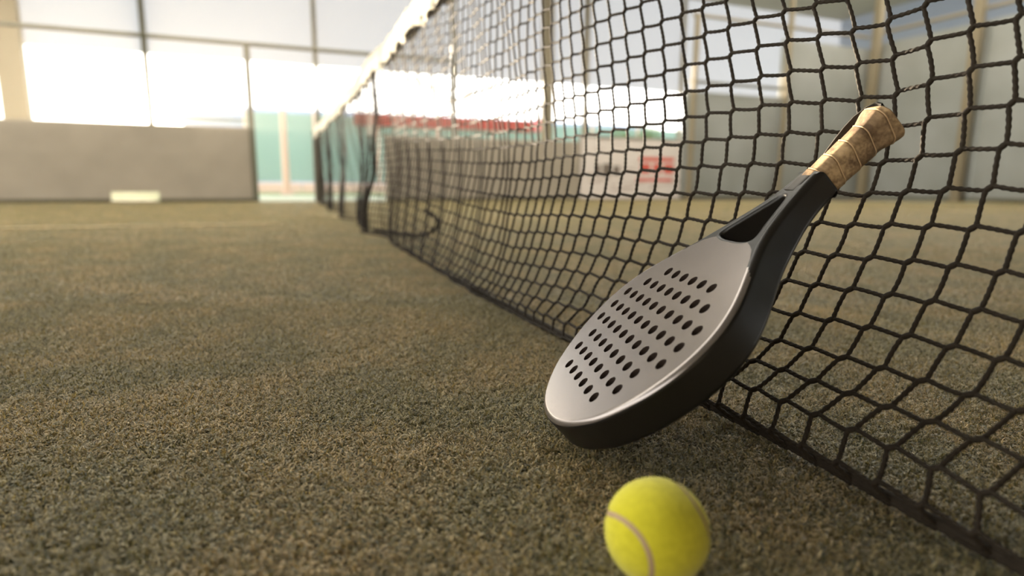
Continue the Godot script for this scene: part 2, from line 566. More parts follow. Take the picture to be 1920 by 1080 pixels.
func shrub(at: Vector3, height: float, label: String) -> void:
	var t := thing("shrub", at, label, "shrub", "shrubs beyond the banner")
	var leaf := mat(Color(0.33, 0.42, 0.26), 0.8, 0.3)
	leaf.backlight_enabled = true
	leaf.backlight = Color(0.3, 0.4, 0.2)
	var st := Acc.new()
	st.tube([Vector3(0, -0.02, 0), Vector3(0.02, height * 0.3, 0), Vector3(0, height * 0.6, 0.02)], [0.04, 0.03, 0.02], 7)
	for k in 6:
		var an := k * 1.05
		st.tube([Vector3(0.01, height * 0.3, 0), Vector3(cos(an) * 0.25, height * 0.6, sin(an) * 0.25), Vector3(cos(an) * 0.33, height * 0.85, sin(an) * 0.33)], [0.02, 0.012, 0.006], 5)
	part("stem", st.mesh(), mat(Color(0.35, 0.28, 0.2), 0.9, 0.3), t)
	var f := Acc.new()
	for k in 1400:
		var d := Vector3(rng.randfn(), rng.randfn(), rng.randfn()).normalized() * pow(rng.randf(), 0.4)
		var c := Vector3(d.x * 0.45, height * 0.66 + d.y * height * 0.34, d.z * 0.45)
		var u := Vector3(rng.randfn(), rng.randfn(), rng.randfn()).normalized()
		var w := u.cross(Vector3(rng.randfn(), rng.randfn(), rng.randfn())).normalized()
		f.flat_quad(c - u * 0.05, c + w * 0.022, c + u * 0.05, c - w * 0.022, u.cross(w))
	var fo := part("foliage", f.mesh(), leaf, t)
	tag(fo, "", "", "", "stuff")

# ---------------------------------------------------------------- net
# shape of the slack net near the racket: stations (mesh rows from the hem up, mesh columns towards the camera) in millimetres
const NET_ROWS := [-1, 0, 1, 2, 3, 5, 7, 9, 11, 13, 16, 20]
const NET_COLS := [-18, -14, -10, -6, -3, -1, 0, 1, 3, 5, 8]
const NET_X := [[440, 438, 436, 440, 445, 447, 448, 448, 446, 443, 440], [405, 408, 410, 418, 426, 430, 431, 432, 432, 431, 428], [412, 414, 418, 428, 438, 445, 447, 449, 450, 449, 440], [424, 427, 440, 455, 465, 471, 473, 475, 477, 477, 474], [436, 441, 455, 472, 484, 492, 496, 500, 507, 511, 512], [452, 459, 476, 497, 513, 525, 530, 537, 549, 558, 562], [460, 465, 481, 509, 534, 552, 559, 566, 579, 586, 594], [476, 481, 495, 522, 554, 582, 591, 593, 595, 600, 612], [492, 497, 512, 540, 572, 598, 605, 603, 603, 610, 627], [499, 503, 521, 547, 574, 594, 600, 601, 610, 621, 641], [502, 505, 522, 549, 576, 593, 602, 610, 626, 641, 663], [512, 516, 521, 552, 583, 605, 617, 629, 651, 670, 695]]
const NET_Y := [[3, 3, 3, 3, 3, 3, 3, 3, 3, 3, 3], [16, 16, 16, 18, 20, 20, 20, 20, 20, 20, 19], [30, 33, 36, 40, 43, 44, 45, 45, 45, 45, 43], [45, 50, 56, 58, 60, 62, 64, 65, 65, 66, 64], [66, 73, 80, 79, 81, 84, 86, 87, 87, 86, 83], [124, 133, 139, 138, 140, 145, 146, 147, 147, 144, 138], [188, 196, 200, 204, 206, 209, 209, 211, 213, 211, 203], [257, 263, 266, 272, 274, 273, 273, 277, 284, 282, 272], [325, 329, 332, 339, 343, 341, 342, 349, 357, 353, 341], [394, 397, 401, 409, 414, 413, 415, 422, 428, 423, 411], [500, 502, 508, 514, 518, 519, 521, 525, 529, 525, 512], [637, 642, 648, 654, 657, 658, 660, 662, 665, 660, 646]]
const NET_Z := [[-1117, -975, -835, -692, -584, -513, -477, -441, -369, -297, -189], [-1127, -983, -843, -699, -591, -519, -483, -447, -375, -302, -192], [-1136, -992, -850, -705, -596, -524, -488, -452, -379, -305, -197], [-1135, -992, -849, -702, -591, -517, -481, -444, -369, -296, -190], [-1131, -988, -845, -697, -585, -510, -473, -436, -363, -290, -183], [-1106, -964, -821, -677, -569, -497, -462, -426, -354, -282, -174], [-1076, -935, -791, -654, -552, -485, -450, -415, -345, -273, -166], [-1070, -927, -785, -647, -546, -480, -446, -410, -339, -268, -161], [-1088, -946, -804, -660, -555, -486, -450, -415, -342, -271, -165], [-1108, -965, -821, -677, -570, -499, -463, -427, -355, -285, -179], [-1129, -986, -842, -700, -596, -526, -491, -456, -386, -316, -211], [-1158, -1018, -875, -734, -631, -562, -528, -494, -426, -357, -253]]
const TOP_ROW := 25

func near_net(table: Array, r: int, c: float) -> float:
	var col := []
	for i in NET_ROWS.size():
		col.append(hermite(NET_COLS, table[i], c))
	if r <= 20:
		return hermite(NET_ROWS, col, r) * 0.001
	var n := col.size()
	return (col[n - 1] + (col[n - 1] - col[n - 2]) / 4.0 * (r - 20)) * 0.001

# knot of the net: row r from the hem (-1) to the top, column c (more negative is farther from the camera)
func knot(r: int, c: int) -> Vector3:
	var cc := clampf(c, -18, 8)
	var p := Vector3(near_net(NET_X, r, cc), near_net(NET_Y, r, cc), near_net(NET_Z, r, cc))
	if c > 8:
		p.z += (c - 8) * CELL
		p.x += 0.0006 * (c - 8)
	elif c < -18:
		var k := -18 - c
		var a := 1.13 + k * CELL           # distance along the net
		var up := clampf(p.y / 0.8, 0.0, 1.2)
		var far := smoothstep(0.0, 1.6, a - 1.13)
		var top_x := 0.512 + 0.0135 * (a - 1.1)
		var hem_x := 0.452 + 0.012 * (a - 1.0) + maxf(0.0, a - 3.0) * 0.02
		var bow := 1.0 - pow(1.0 - clampf(up, 0.0, 1.0), 2.2)
		var x := lerpf(hem_x, top_x, bow)
		# hanging folds where the slack has gathered
		var fold := smoothstep(2.0, 3.4, a) * (1.0 - 0.75 * up)
		x += fold * (0.035 * sin(a * 5.1 + 0.6) + 0.022 * sin(a * 9.7))
		var base_z := p.z - k * CELL
		p = Vector3(lerpf(p.x, x, far), lerpf(p.y, maxf(0.003, (r + 1) * 0.0312), far), base_z)
		p.x += 0.004 * sin(c * 1.3 + r * 0.7)
		# top cable hangs between posts
		p.y *= 1.0 + 0.03 * smoothstep(3.0, 8.0, a) - 0.03 * smoothstep(3.0, 5.0, a) 
	return p

func make_net() -> void:
	var cord := mat(Color(0.175, 0.143, 0.102), 0.8, 0.35)
	cord.albedo_texture = noise_texture(256, 21, 0.02, 0.3, 0.6, Color(0.72, 0.7, 0.66), Color(1, 1, 1), 1.6)
	triplanar(cord, 14.0)
	var net := thing("court_net", Vector3(0.6, 0, -4.0), "long slack dark-brown mesh net with a white top band", "net")
	var origin := net.position
	var c_far := -209
	var c_near := 34
	var grid := {}
	for c in range(c_far, c_near + 1):
		for r in range(-1, TOP_ROW + 1):
			grid[Vector2i(c, r)] = knot(r, c) - origin
	var near := Acc.new()
	var far := Acc.new()
	for c in range(c_far, c_near + 1):
		var close := c > -26 and c < 12
		var acc := near if close else far
		for r in range(-1, TOP_ROW + 1):
			var p: Vector3 = grid[Vector2i(c, r)]
			var right: Vector3 = grid[Vector2i(mini(c + 1, c_near), r)] - grid[Vector2i(maxi(c - 1, c_far), r)]
			var upv: Vector3 = grid[Vector2i(c, mini(r + 1, TOP_ROW))] - grid[Vector2i(c, maxi(r - 1, -1))]
			right = right.normalized() * CELL
			upv = upv.normalized() * CELL
			var skew := 0.06
			var hi := p + (right + upv) * skew
			var lo := p - (right + upv) * skew
			var ra := 0.0021
			# joint: the two cords run through each other
			if close:
				var out := (hi - lo) * 0.12
				acc.tube([lo - out, lo, p, hi, hi + out], [ra * 0.7, ra * 1.22, ra * 1.38, ra * 1.22, ra * 0.7], 8, false)
			else:
				acc.tube([lo, hi], [ra * 1.3, ra * 1.3], 5, false)
			for step in [Vector2i(1, 0), Vector2i(0, 1)]:
				var q: Vector2i = Vector2i(c, r) + step
				if not grid.has(q):
					continue
				var p2: Vector3 = grid[q]
				var right2: Vector3 = (grid[Vector2i(mini(q.x + 1, c_near), q.y)] - grid[Vector2i(maxi(q.x - 1, c_far), q.y)]).normalized() * CELL
				var up2: Vector3 = (grid[Vector2i(q.x, mini(q.y + 1, TOP_ROW))] - grid[Vector2i(q.x, maxi(q.y - 1, -1))]).normalized() * CELL
				var lo2 := p2 - (right2 + up2) * skew
				if close:
					var sway := Vector3(rng.randf_range(-1, 1), rng.randf_range(-1, 0.4), rng.randf_range(-1, 1)) * 0.0009
					acc.laid_cord(hi, lo2, sway, ra, 20, 8, rng.randf() * TAU)
				else:
					acc.tube([hi, lo2], [ra, ra], 5, false)
	part("near_netting", near.mesh(), cord, net)
	part("far_netting", far.mesh(), cord, net)

	# hem rope lying on the turf, and the loop where it has folded back
	var rope := Acc.new()
	var path := []
	var rad := []
	for c in range(c_far, c_near + 1):
		path.append(knot(-1, c) - origin + Vector3(0.002, 0.003, 0))
		rad.append(0.0046)
	rope.tube(path, rad, 8)
	part("hem_rope", rope.mesh(), cord, net)
	var loop := Acc.new()
	path = []
	rad = []
	for i in 25:
		var f := i / 24.0
		var an := lerpf(-2.4, 0.9, f)
		path.append(Vector3(0.56 + 0.10 * cos(an) * 0.9 + 0.03 * f, 0.012 + 0.13 * (0.5 + 0.5 * sin(an)) * smoothstep(0.1, 0.7, f), -2.82 + 0.32 * cos(an)) - origin)
		rad.append(0.009)
	loop.tube(path, rad, 8)
	part("rope_loop", loop.mesh(), cord, net)

	# white band folded over the top cable, ruffled
	var band_mat := mat(Color(0.90, 0.86, 0.78), 0.8, 0.3)
	band_mat.backlight_enabled = true
	band_mat.backlight = Color(0.5, 0.46, 0.4)
	var band := Acc.new()
	var nz := FastNoiseLite.new()
	nz.seed = 4
	nz.frequency = 1.0
	var cols := 420
	for i in cols + 1:
		var f := float(i) / cols
		var cf := lerpf(c_far, c_near, f)
		var c0 := floori(cf)
		var p := knot(TOP_ROW, c0).lerp(knot(TOP_ROW, mini(c0 + 1, c_near)), cf - c0)
		var a := -p.z
		var lift := 0.065 + 0.04 * nz.get_noise_1d(a * 6.0)
		var swing := 0.02 * nz.get_noise_1d(a * 9.0 + 40.0)
		var drop_front := 0.035 + 0.03 * nz.get_noise_1d(a * 7.0 + 90.0)
		var drop_back := 0.03 + 0.025 * nz.get_noise_1d(a * 8.0 + 150.0)
		var prof := [Vector2(-0.016 + swing, -drop_front), Vector2(-0.018 + swing * 0.6, -drop_front * 0.3), Vector2(-0.017, lift * 0.7), Vector2(swing, lift), Vector2(0.017, lift * 0.7), Vector2(0.018 - swing * 0.6, -drop_back * 0.3), Vector2(0.016 - swing, -drop_back)]
		for j in prof.size():
			var nor := Vector3(-1, 0.2, 0) if j < 2 else (Vector3(1, 0.2, 0) if j > 4 else Vector3(prof[j].x * 40.0, 1, 0))
			band.vert(p - origin + Vector3(prof[j].x, prof[j].y, 0), nor.normalized())
	for i in cols:
		for j in 6:
			var q := i * 7 + j
			band.quad(q, q + 1, q + 8, q + 7)
	part("top_band", band.mesh(), band_mat, net)
	var cable := Acc.new()
	path = []
	rad = []
	for c in range(c_far, c_near + 1, 2):
		path.append(knot(TOP_ROW, c) - origin + Vector3(0, -0.022, 0))
		rad.append(0.011)
	cable.tube(path, rad, 8)
	part("top_rope", cable.mesh(), cord, net)
	# dark upright strap at mid-court
	var strap := Acc.new()
	var sp := []
	var sr := []
	for r in range(-1, TOP_ROW + 1):
		sp.append(knot(r, -71) - origin + Vector3(-0.006, 0, 0))
		sr.append(0.011)
	strap.tube(sp, sr, 8)
	part("centre_strap", strap.mesh(), cord, net)
	# post that carries the far end
	var steel := mat(Color(0.30, 0.27, 0.2), 0.5, 0.5)
	var post := Acc.new()
	var far_end := knot(10, c_far)
	post.tube([Vector3(far_end.x, -0.006, far_end.z - 0.05) - origin, Vector3(far_end.x, 0.86, far_end.z - 0.05) - origin], [0.04, 0.04], 14)
	part("post", post.mesh(), steel, net)

# ---------------------------------------------------------------- racket
const FACE_O := Vector3(0.27699432, 0.06034487, -0.50348619)   # centre of the hole row nearest the tip, on the front face
const FACE_U := Vector3(-0.2563262, -0.00227755, 0.96658765)
const FACE_V := Vector3(0.70572144, 0.68288216, 0.18875701)
const FACE_N := Vector3(0.66049537, -0.73052499, 0.17343327)
const TIP := 2.45
const HALF_T := 0.019

func half_thickness(y: float) -> float:
	return lerpf(HALF_T, 0.0155, smoothstep(0.25, 0.33, y))

func spline(pts: Array, per: int, closed := false) -> PackedVector2Array:
	var out := PackedVector2Array()
	var n := pts.size()
	for i in (n if closed else n - 1):
		var p0: Vector2 = pts[(i - 1 + n) % n] if closed or i > 0 else Vector2(-pts[1].x, pts[1].y)
		var p1: Vector2 = pts[i]
		var p2: Vector2 = pts[(i + 1) % n]
		var p3: Vector2 = pts[(i + 2) % n] if closed or i + 2 < n else p2 + (p2 - p1)
		for k in per:
			out.append(p1.cubic_interpolate(p2, p0, p3, float(k) / per))
	if not closed:
		out.append(pts[n - 1])
	return out

func loop_normals(p: PackedVector2Array) -> PackedVector2Array:
	var out := PackedVector2Array()
	var n := p.size()
	for i in n:
		var d := (p[(i + 1) % n] - p[(i - 1 + n) % n]).normalized()
		out.append(Vector2(d.y, -d.x))
	return out

func make_racket() -> void:
	var u := HOLE_PITCH
	var half := [Vector2(0, -2.43), Vector2(1.0, -2.34), Vector2(1.8, -2.12), Vector2(2.6, -1.74), Vector2(3.4, -1.2), Vector2(4.15, -0.52), Vector2(4.85, 0.45), Vector2(5.45, 1.6), Vector2(5.85, 2.9), Vector2(5.98, 4.1), Vector2(5.83, 5.3), Vector2(5.38, 6.4), Vector2(4.7, 7.4), Vector2(3.86, 8.4), Vector2(3.08, 9.3), Vector2(2.42, 10.2), Vector2(1.85, 11.2), Vector2(1.38, 12.2), Vector2(1.03, 13.2), Vector2(0.84, 14.0), Vector2(0.78, 14.8)]
	var pts := []
	for p in half:
		pts.append(Vector2(p.x, p.y + TIP) * u)
	var right := spline(pts, 6)
	var outline := PackedVector2Array(right)
	for i in range(right.size() - 1, 0, -1):
		outline.append(Vector2(-right[i].x, right[i].y))
	var nor := loop_normals(outline)
	var nr := right.size()
	var hole_pts := []
	for p in [Vector2(0, 9.78), Vector2(0.8, 9.8), Vector2(1.42, 9.95), Vector2(1.5, 10.25), Vector2(1.16, 10.95), Vector2(0.78, 11.75), Vector2(0.46, 12.45), Vector2(0.24, 12.85), Vector2(0, 12.97), Vector2(-0.24, 12.85), Vector2(-0.46, 12.45), Vector2(-0.78, 11.75), Vector2(-1.16, 10.95), Vector2(-1.5, 10.25), Vector2(-1.42, 9.95), Vector2(-0.8, 9.8)]:
		hole_pts.append(Vector2(p.x, p.y + TIP) * u)
	var throat := spline(hole_pts, 5, true)
	var tnor := loop_normals(throat)   # points away from the opening's middle

	var black := mat(Color(0.095, 0.085, 0.07), 0.4, 0.45)
	black.albedo_texture = noise_texture(256, 41, 0.02, 0.15, 0.4, Color(0.8, 0.8, 0.8), Color(1, 1, 1), 1.5)
	triplanar(black, 6.0)
	var white := mat(Color.WHITE, 0.25, 0.5)
	white.albedo_texture = face_texture()
	white.clearcoat_enabled = true
	white.clearcoat = 0.3
	white.metallic = 0.74
	white.clearcoat_roughness = 0.25

	var racket := thing("padel_racket", Vector3.ZERO, "black-framed padel racket with pale grey drilled face leaning on the net", "racket")
	racket.transform = Transform3D(Basis(-FACE_U, FACE_V, -FACE_N), FACE_O - FACE_V * (TIP * u) + FACE_N * HALF_T)

	var rf := 0.0065   # edge rounding of the head
	var split := (8.8 + TIP) * u
	var frame := Acc.new()
	var n := outline.size()
	for side in [1.0, -1.0]:
		var face := Acc.new()
		var inset := PackedVector2Array()
		# rounded edge from the side (angle 0) to the flat (90 degrees)
		var steps := 6
		for a in [face, frame]:
			var base := []
			for k in steps + 1:
				var ph := PI * 0.5 * k / steps
				base.append(a.v.size())
				for i in n:
					var ht := half_thickness(outline[i].y)
					var p := outline[i] - nor[i] * (rf * (1.0 - cos(ph)))
					a.vert(Vector3(p.x, p.y, side * (ht - rf + rf * sin(ph))), Vector3(nor[i].x * cos(ph), nor[i].y * cos(ph), side * sin(ph)), Vector2(p.x / 0.26 + 0.5, p.y / 0.26))
			for k in steps:
				for i in n:
					var j := (i + 1) % n
					var on_head: bool = side > 0.0 and k >= 2 and maxf(outline[i].y, outline[j].y) <= split - (steps - 1 - k) * 0.14 * u
					if on_head != (a == face):
						continue
					a.quad(base[k] + i, base[k] + j, base[k + 1] + j, base[k + 1] + i)
		for i in n:
			inset.append(outline[i] - nor[i] * rf)
		# opening in the throat: rounded lip and wall
		var tf := 0.004
		var nt := throat.size()
		var lip := PackedVector2Array()
		var tb := []
		for k in steps + 1:
			var ph := PI * 0.5 * k / steps
			tb.append(frame.v.size())
			for i in nt:
				var ht := half_thickness(throat[i].y)
				var p := throat[i] + tnor[i] * (tf * (1.0 - cos(ph)))
				frame.vert(Vector3(p.x, p.y, side * (ht - tf + tf * sin(ph))), Vector3(-tnor[i].x * cos(ph), -tnor[i].y * cos(ph), side * sin(ph)))
		for k in steps:
			for i in nt:
				var j := (i + 1) % nt
				frame.quad(tb[k] + i, tb[k] + j, tb[k + 1] + j, tb[k + 1] + i)
		for i in nt:
			lip.append(throat[i] + tnor[i] * tf)
		# where the pale face ends on the outline and at the opening's corner
		var ia := 0
		while right[ia + 1].y <= split:
			ia += 1
		var ic := 0
		for i in nt / 2:
			if lip[i].x > lip[ic].x:
				ic = i
		ic = maxi(ic - 3, 1)
		var apex := nt / 2
		var edge := []
		for q in [Vector2(2.85, 9.08), Vector2(2.4, 9.42), Vector2(1.98, 9.62)]:
			edge.append(Vector2(q.x, q.y + TIP) * u)
		for mirror in [1.0, -1.0]:
			var poly := PackedVector2Array()
			for i in ia + 1:
				poly.append(inset[i])
			for q in edge:
				poly.append(q)
			for i in range(ic, -1, -1):
				poly.append(lip[i])
			poly.append_array(staircase())
			add_flat(face, poly, mirror, side)
			poly = PackedVector2Array()
			for i in range(ia, nr - 1):
				poly.append(inset[i])
			poly.append(Vector2(0, inset[nr - 2].y))
			for i in range(apex, ic - 1, -1):
				poly.append(lip[i])
			for q in range(edge.size() - 1, -1, -1):
				poly.append(edge[q])
			add_flat(frame, poly, mirror, side)
		for h in hole_centres():
			hole_cell(face, h, side)
		part("front_face" if side > 0 else "back_face", face.mesh(), white, racket)
	# side wall of the frame and of the opening
	var b0 := frame.v.size()
	for s in [1.0, -1.0]:
		for i in n:
			var ht := half_thickness(outline[i].y)
			frame.vert(Vector3(outline[i].x, outline[i].y, s * (ht - rf)), Vector3(nor[i].x, nor[i].y, 0))
	for i in n:
		var j := (i + 1) % n
		frame.quad(b0 + i, b0 + j, b0 + n + j, b0 + n + i)
	var b1 := frame.v.size()
	var nt2 := throat.size()
	for s in [1.0, -1.0]:
		for i in nt2:
			var ht := half_thickness(throat[i].y)
			frame.vert(Vector3(throat[i].x, throat[i].y, s * (ht - 0.004)), Vector3(-tnor[i].x, -tnor[i].y, 0))
	for i in nt2:
		var j := (i + 1) % nt2
		frame.quad(b1 + i, b1 + j, b1 + nt2 + j, b1 + nt2 + i)
	part("frame", frame.mesh(), black, racket)

	# drilled holes, each lined by its own dark wall
	var foam := mat(Color(0.22, 0.18, 0.155), 0.85, 0.3)
	var sleeve := Acc.new()
	var rings := [[0.0058, HALF_T], [0.0054, HALF_T - 0.0005], [0.0054, -HALF_T + 0.0005], [0.0058, -HALF_T]]
	for q in rings:
		for s in 20:
			var t := TAU * s / 20
			sleeve.vert(Vector3(cos(t) * q[0], sin(t) * q[0], q[1]), Vector3(-cos(t), -sin(t), 0))
	for k in 3:
		for s in 20:
			sleeve.quad(k * 20 + s, k * 20 + (s + 1) % 20, (k + 1) * 20 + (s + 1) % 20, (k + 1) * 20 + s)
	var sm := sleeve.mesh()
	for h in hole_centres():
		var o := part("drilled_hole", sm, foam, racket)
		o.position = Vector3(h.x, h.y, 0)

	# collar and wrapped grip
	var y0 := (14.05 + TIP) * u
	var y1 := (18.85 + TIP) * u
	var rubber := mat(Color(0.13, 0.115, 0.1), 0.5, 0.45)
	var col := Acc.new()
	grip_shape(col, (13.35 + TIP) * u, y0 + 0.006, 0.0012, 0.0, 8)
	part("collar", col.mesh(), rubber, racket)
	var tape := mat(Color.WHITE, 0.72, 0.35)
	tape.albedo_texture = noise_texture(512, 51, 0.007, 0.06, 0.3, Color(0.36, 0.28, 0.20), Color(0.72, 0.61, 0.46), 2.2)
	triplanar(tape, 7.0)
	var gr := Acc.new()
	grip_shape(gr, y0, y1, 0.0, 0.0009, 200)
	var go := part("grip", gr.mesh(), tape, racket)
	tag(go, "soiled beige wrapped grip")
	# rolled edge of the tape, winding up the handle
	var roll := Acc.new()
	var rp := []
	var rr := []
	for k in 400:
		var t := TAU * 5.0 * k / 399.0
		var y := y0 + 0.0198 * (5.0 - t / TAU) + 0.0012
		rp.append(grip_point(y, t, y1))
		rr.append(0.0006)
	roll.tube(rp, rr, 6)
	part("tape_edge", roll.mesh(), mat(Color(0.72, 0.60, 0.45), 0.7, 0.35), racket)
	# wrist strap: flat dark band along the far side of the grip
	var band := Acc.new()
	var sp := [[0.004, 0.447, 0.010], [0.013, 0.4495, 0.011], [0.0215, 0.444, 0.011], [0.0265, 0.432, 0.0105], [0.0258, 0.417, 0.0095], [0.0225, 0.402, 0.0085], [0.019, 0.388, 0.0075], [0.0165, 0.374, 0.005], [0.0150, 0.362, 0.000], [0.014, 0.352, -0.006]]
	var first := band.v.size()
	for i in sp.size():
		var p := Vector3(sp[i][0], sp[i][1], sp[i][2])
		var a: Array = sp[maxi(i - 1, 0)]
		var b: Array = sp[mini(i + 1, sp.size() - 1)]
		var d := (Vector3(b[0], b[1], b[2]) - Vector3(a[0], a[1], a[2])).normalized()
		var w := (Vector3(0, 0, 1) - d * d.z).normalized()
		var o := d.cross(w)
		for q in [[-1, -1], [1, -1], [1, 1], [-1, 1]]:
			band.vert(p + w * (0.0045 * q[0]) + o * (0.0012 * q[1]), (o * q[1] + w * (0.25 * q[0])).normalized())
	for i in sp.size() - 1:
		for s in 4:
			var a := first + i * 4 + s
			var b := first + i * 4 + (s + 1) % 4
			band.quad(a, b, b + 4, a + 4)
	part("wrist_strap", band.mesh(), mat(Color(0.15, 0.13, 0.11), 0.8, 0.35), racket)

func hole_counts() -> Array:
	return [6, 8, 8, 10, 10, 10, 8, 6]   # from the tip up

func hole_centres() -> Array:
	var out := []
	for k in 8:
		var c: int = hole_counts()[k]
		for i in c:
			out.append(Vector2((i - (c - 1) * 0.5) * HOLE_PITCH, (k + TIP) * HOLE_PITCH))
	return out

# right border of the field of hole cells, from the top middle down to the bottom middle
func staircase() -> PackedVector2Array:
	var out := PackedVector2Array()
	var counts := hole_counts()
	out.append(Vector2(0, (7.5 + TIP) * HOLE_PITCH))
	for k in range(7, -1, -1):
		var x: float = counts[k] * 0.5 * HOLE_PITCH
		for y in [k + 0.5, k - 0.5]:
			var p := Vector2(x, (y + TIP) * HOLE_PITCH)
			if not out[out.size() - 1].is_equal_approx(p):
				out.append(p)
	out.append(Vector2(0, (-0.5 + TIP) * HOLE_PITCH))
	return out

func add_flat(a: Acc, poly: PackedVector2Array, mirror: float, side: float) -> void:
	var tris := Geometry2D.triangulate_polygon(poly)
	if tris.is_empty():
		print("flat part of the racket was not filled")
	var base := a.v.size()
	for p in poly:
		a.vert(Vector3(p.x * mirror, p.y, side * half_thickness(p.y)), Vector3(0, 0, side), Vector2(p.x * mirror / 0.26 + 0.5, p.y / 0.26))
	for k in range(0, tris.size(), 3):
		a.tri(base + tris[k], base + tris[k + 1], base + tris[k + 2])

func hole_cell(a: Acc, h: Vector2, side: float) -> void:
	var base := a.v.size()
	var m := 24
	for s in m:
		var t := TAU * s / m
		var d := Vector2(cos(t), sin(t))
		var far := d * (HOLE_PITCH * 0.5 / maxf(absf(d.x), absf(d.y)))
		for q in [d * 0.0058, far]:
			var p: Vector2 = h + q
			a.vert(Vector3(p.x, p.y, side * HALF_T), Vector3(0, 0, side), Vector2(p.x / 0.26 + 0.5, p.y / 0.26))
	for s in m:
		var i := base + s * 2
		var j := base + ((s + 1) % m) * 2
		a.quad(i, i + 1, j + 1, j)

# eight-sided handle section, softened; the tape steps at every turn and flares at the butt
func grip_shape(a: Acc, y0: float, y1: float, extra: float, step: float, rings: int) -> void:
	var sides := 72
	var first := a.v.size()
	var cap := 5 if step > 0.0 else 0
	var total := rings + cap
	for k in total + 1:
		var f := minf(float(k) / rings, 1.0)
		var y := lerpf(y0, y1, f)
		var close := 1.0
		if k > rings:
			var ph := PI * 0.5 * (k - rings) / cap
			close = cos(ph)
			y += 0.004 * sin(ph)
		var flare := smoothstep(y1 - 0.026, y1 - 0.003, y) if step > 0.0 else 0.0
		var hx := 0.0128 + 0.0045 * flare + extra
		var hz := 0.0152 + 0.0040 * flare + extra
		for s in sides:
			var t := TAU * s / sides
			var sum := 0.0
			for e in 8:
				var c := cos(t - e * PI / 4.0)
				if c > 0.0:
					var d := hx if e % 4 == 0 else (hz if e % 2 == 0 else (hx + hz) * 0.5 * 1.16)
					sum += pow(c / d, 22.0)
			var r := pow(sum, -1.0 / 22.0)
			if step > 0.0:
				var ph := (y - y0) / 0.0198 + t / TAU
				var fr := ph - floorf(ph)
				r += step * (fr - smoothstep(0.965, 1.0, fr))
			a.vert(Vector3(cos(t) * r * close, y, sin(t) * r * close), Vector3(cos(t), 0.0, sin(t)))
	for k in total:
		for s in sides:
			var p := first + k * sides + s
			var q := first + k * sides + (s + 1) % sides
			a.quad(p, q, q + sides, p + sides)
	# smooth normals from the surface itself
	for k in total + 1:
		for s in sides:
			var i := first + k * sides + s
			var du := a.v[first + k * sides + (s + 1) % sides] - a.v[first + k * sides + (s - 1 + sides) % sides]
			var dv := a.v[first + mini(k + 1, total) * sides + s] - a.v[first + maxi(k - 1, 0) * sides + s]
			var nn := dv.cross(du)
			if nn.length() > 1e-12:
				a.n[i] = nn.normalized() * (1.0 if nn.dot(a.n[i]) > 0.0 else -1.0)
			elif k == total:
				a.n[i] = Vector3.UP

func grip_point(y: float, t: float, y1: float) -> Vector3:
	var flare := smoothstep(y1 - 0.026, y1 - 0.003, y)
	var hx := 0.0128 + 0.0045 * flare
	var hz := 0.0152 + 0.0040 * flare
	var sum := 0.0
	for e in 8:
		var c := cos(t - e * PI / 4.0)
		if c > 0.0:
			sum += pow(c / (hx if e % 4 == 0 else (hz if e % 2 == 0 else (hx + hz) * 0.58)), 22.0)
	var r := pow(sum, -1.0 / 22.0) + 0.0004
	return Vector3(cos(t) * r, y, sin(t) * r)

# pale lacquer with scratches, nicks and smudges
func face_texture() -> ImageTexture:
	var side := 1024
	var nz := FastNoiseLite.new()
	nz.seed = 61
	nz.frequency = 0.006
	nz.fractal_octaves = 5
	var smear := nz.get_image(side, side, false, false, false)
	nz.seed = 62
	nz.frequency = 0.2
	var grain := nz.get_image(side, side, false, false, false)
	var im := Image.create(side, side, false, Image.FORMAT_RGB8)
	var base := Color(0.55, 0.52, 0.505)
	for y in side:
		for x in side:
			var k := 1.0 + (smear.get_pixel(x, y).r - 0.5) * 0.09 + (grain.get_pixel(x, y).r - 0.5) * 0.03
			im.set_pixel(x, y, Color(base.r * k, base.g * k, base.b * k))
	var r := RandomNumberGenerator.new()
	r.seed = 9
	for s in 34:   # hairline scratches
		var p := Vector2(r.randf_range(60, 960), r.randf_range(20, 960))
		var an := r.randf() * TAU
		var d := Vector2(cos(an), sin(an))
		var dark := r.randf_range(0.80, 0.93)
		for k in r.randi_range(30, 160):
			var q := p + d * k
			if q.x > 1 and q.y > 1 and q.x < side - 2 and q.y < side - 2:
				var c := im.get_pixel(int(q.x), int(q.y))
				im.set_pixel(int(q.x), int(q.y), Color(c.r * dark, c.g * dark, c.b * dark))
	for s in 60:   # nicks, most of them near the rim at the tip
		var an := r.randf_range(PI * 0.05, PI * 0.95)
		var rad := r.randf_range(0.80, 0.99) * 0.121
		var q := Vector2(cos(an) * rad, 0.128 - sin(an) * rad)
		var px := Vector2i(int((q.x / 0.26 + 0.5) * side), int(q.y / 0.26 * side))
		var w := r.randi_range(1, 5)
		im.fill_rect(Rect2i(px.x, px.y, w, r.randi_range(1, 3)), Color(0.34, 0.3, 0.28).lerp(base, r.randf() * 0.5))
	return ImageTexture.create_from_image(im)

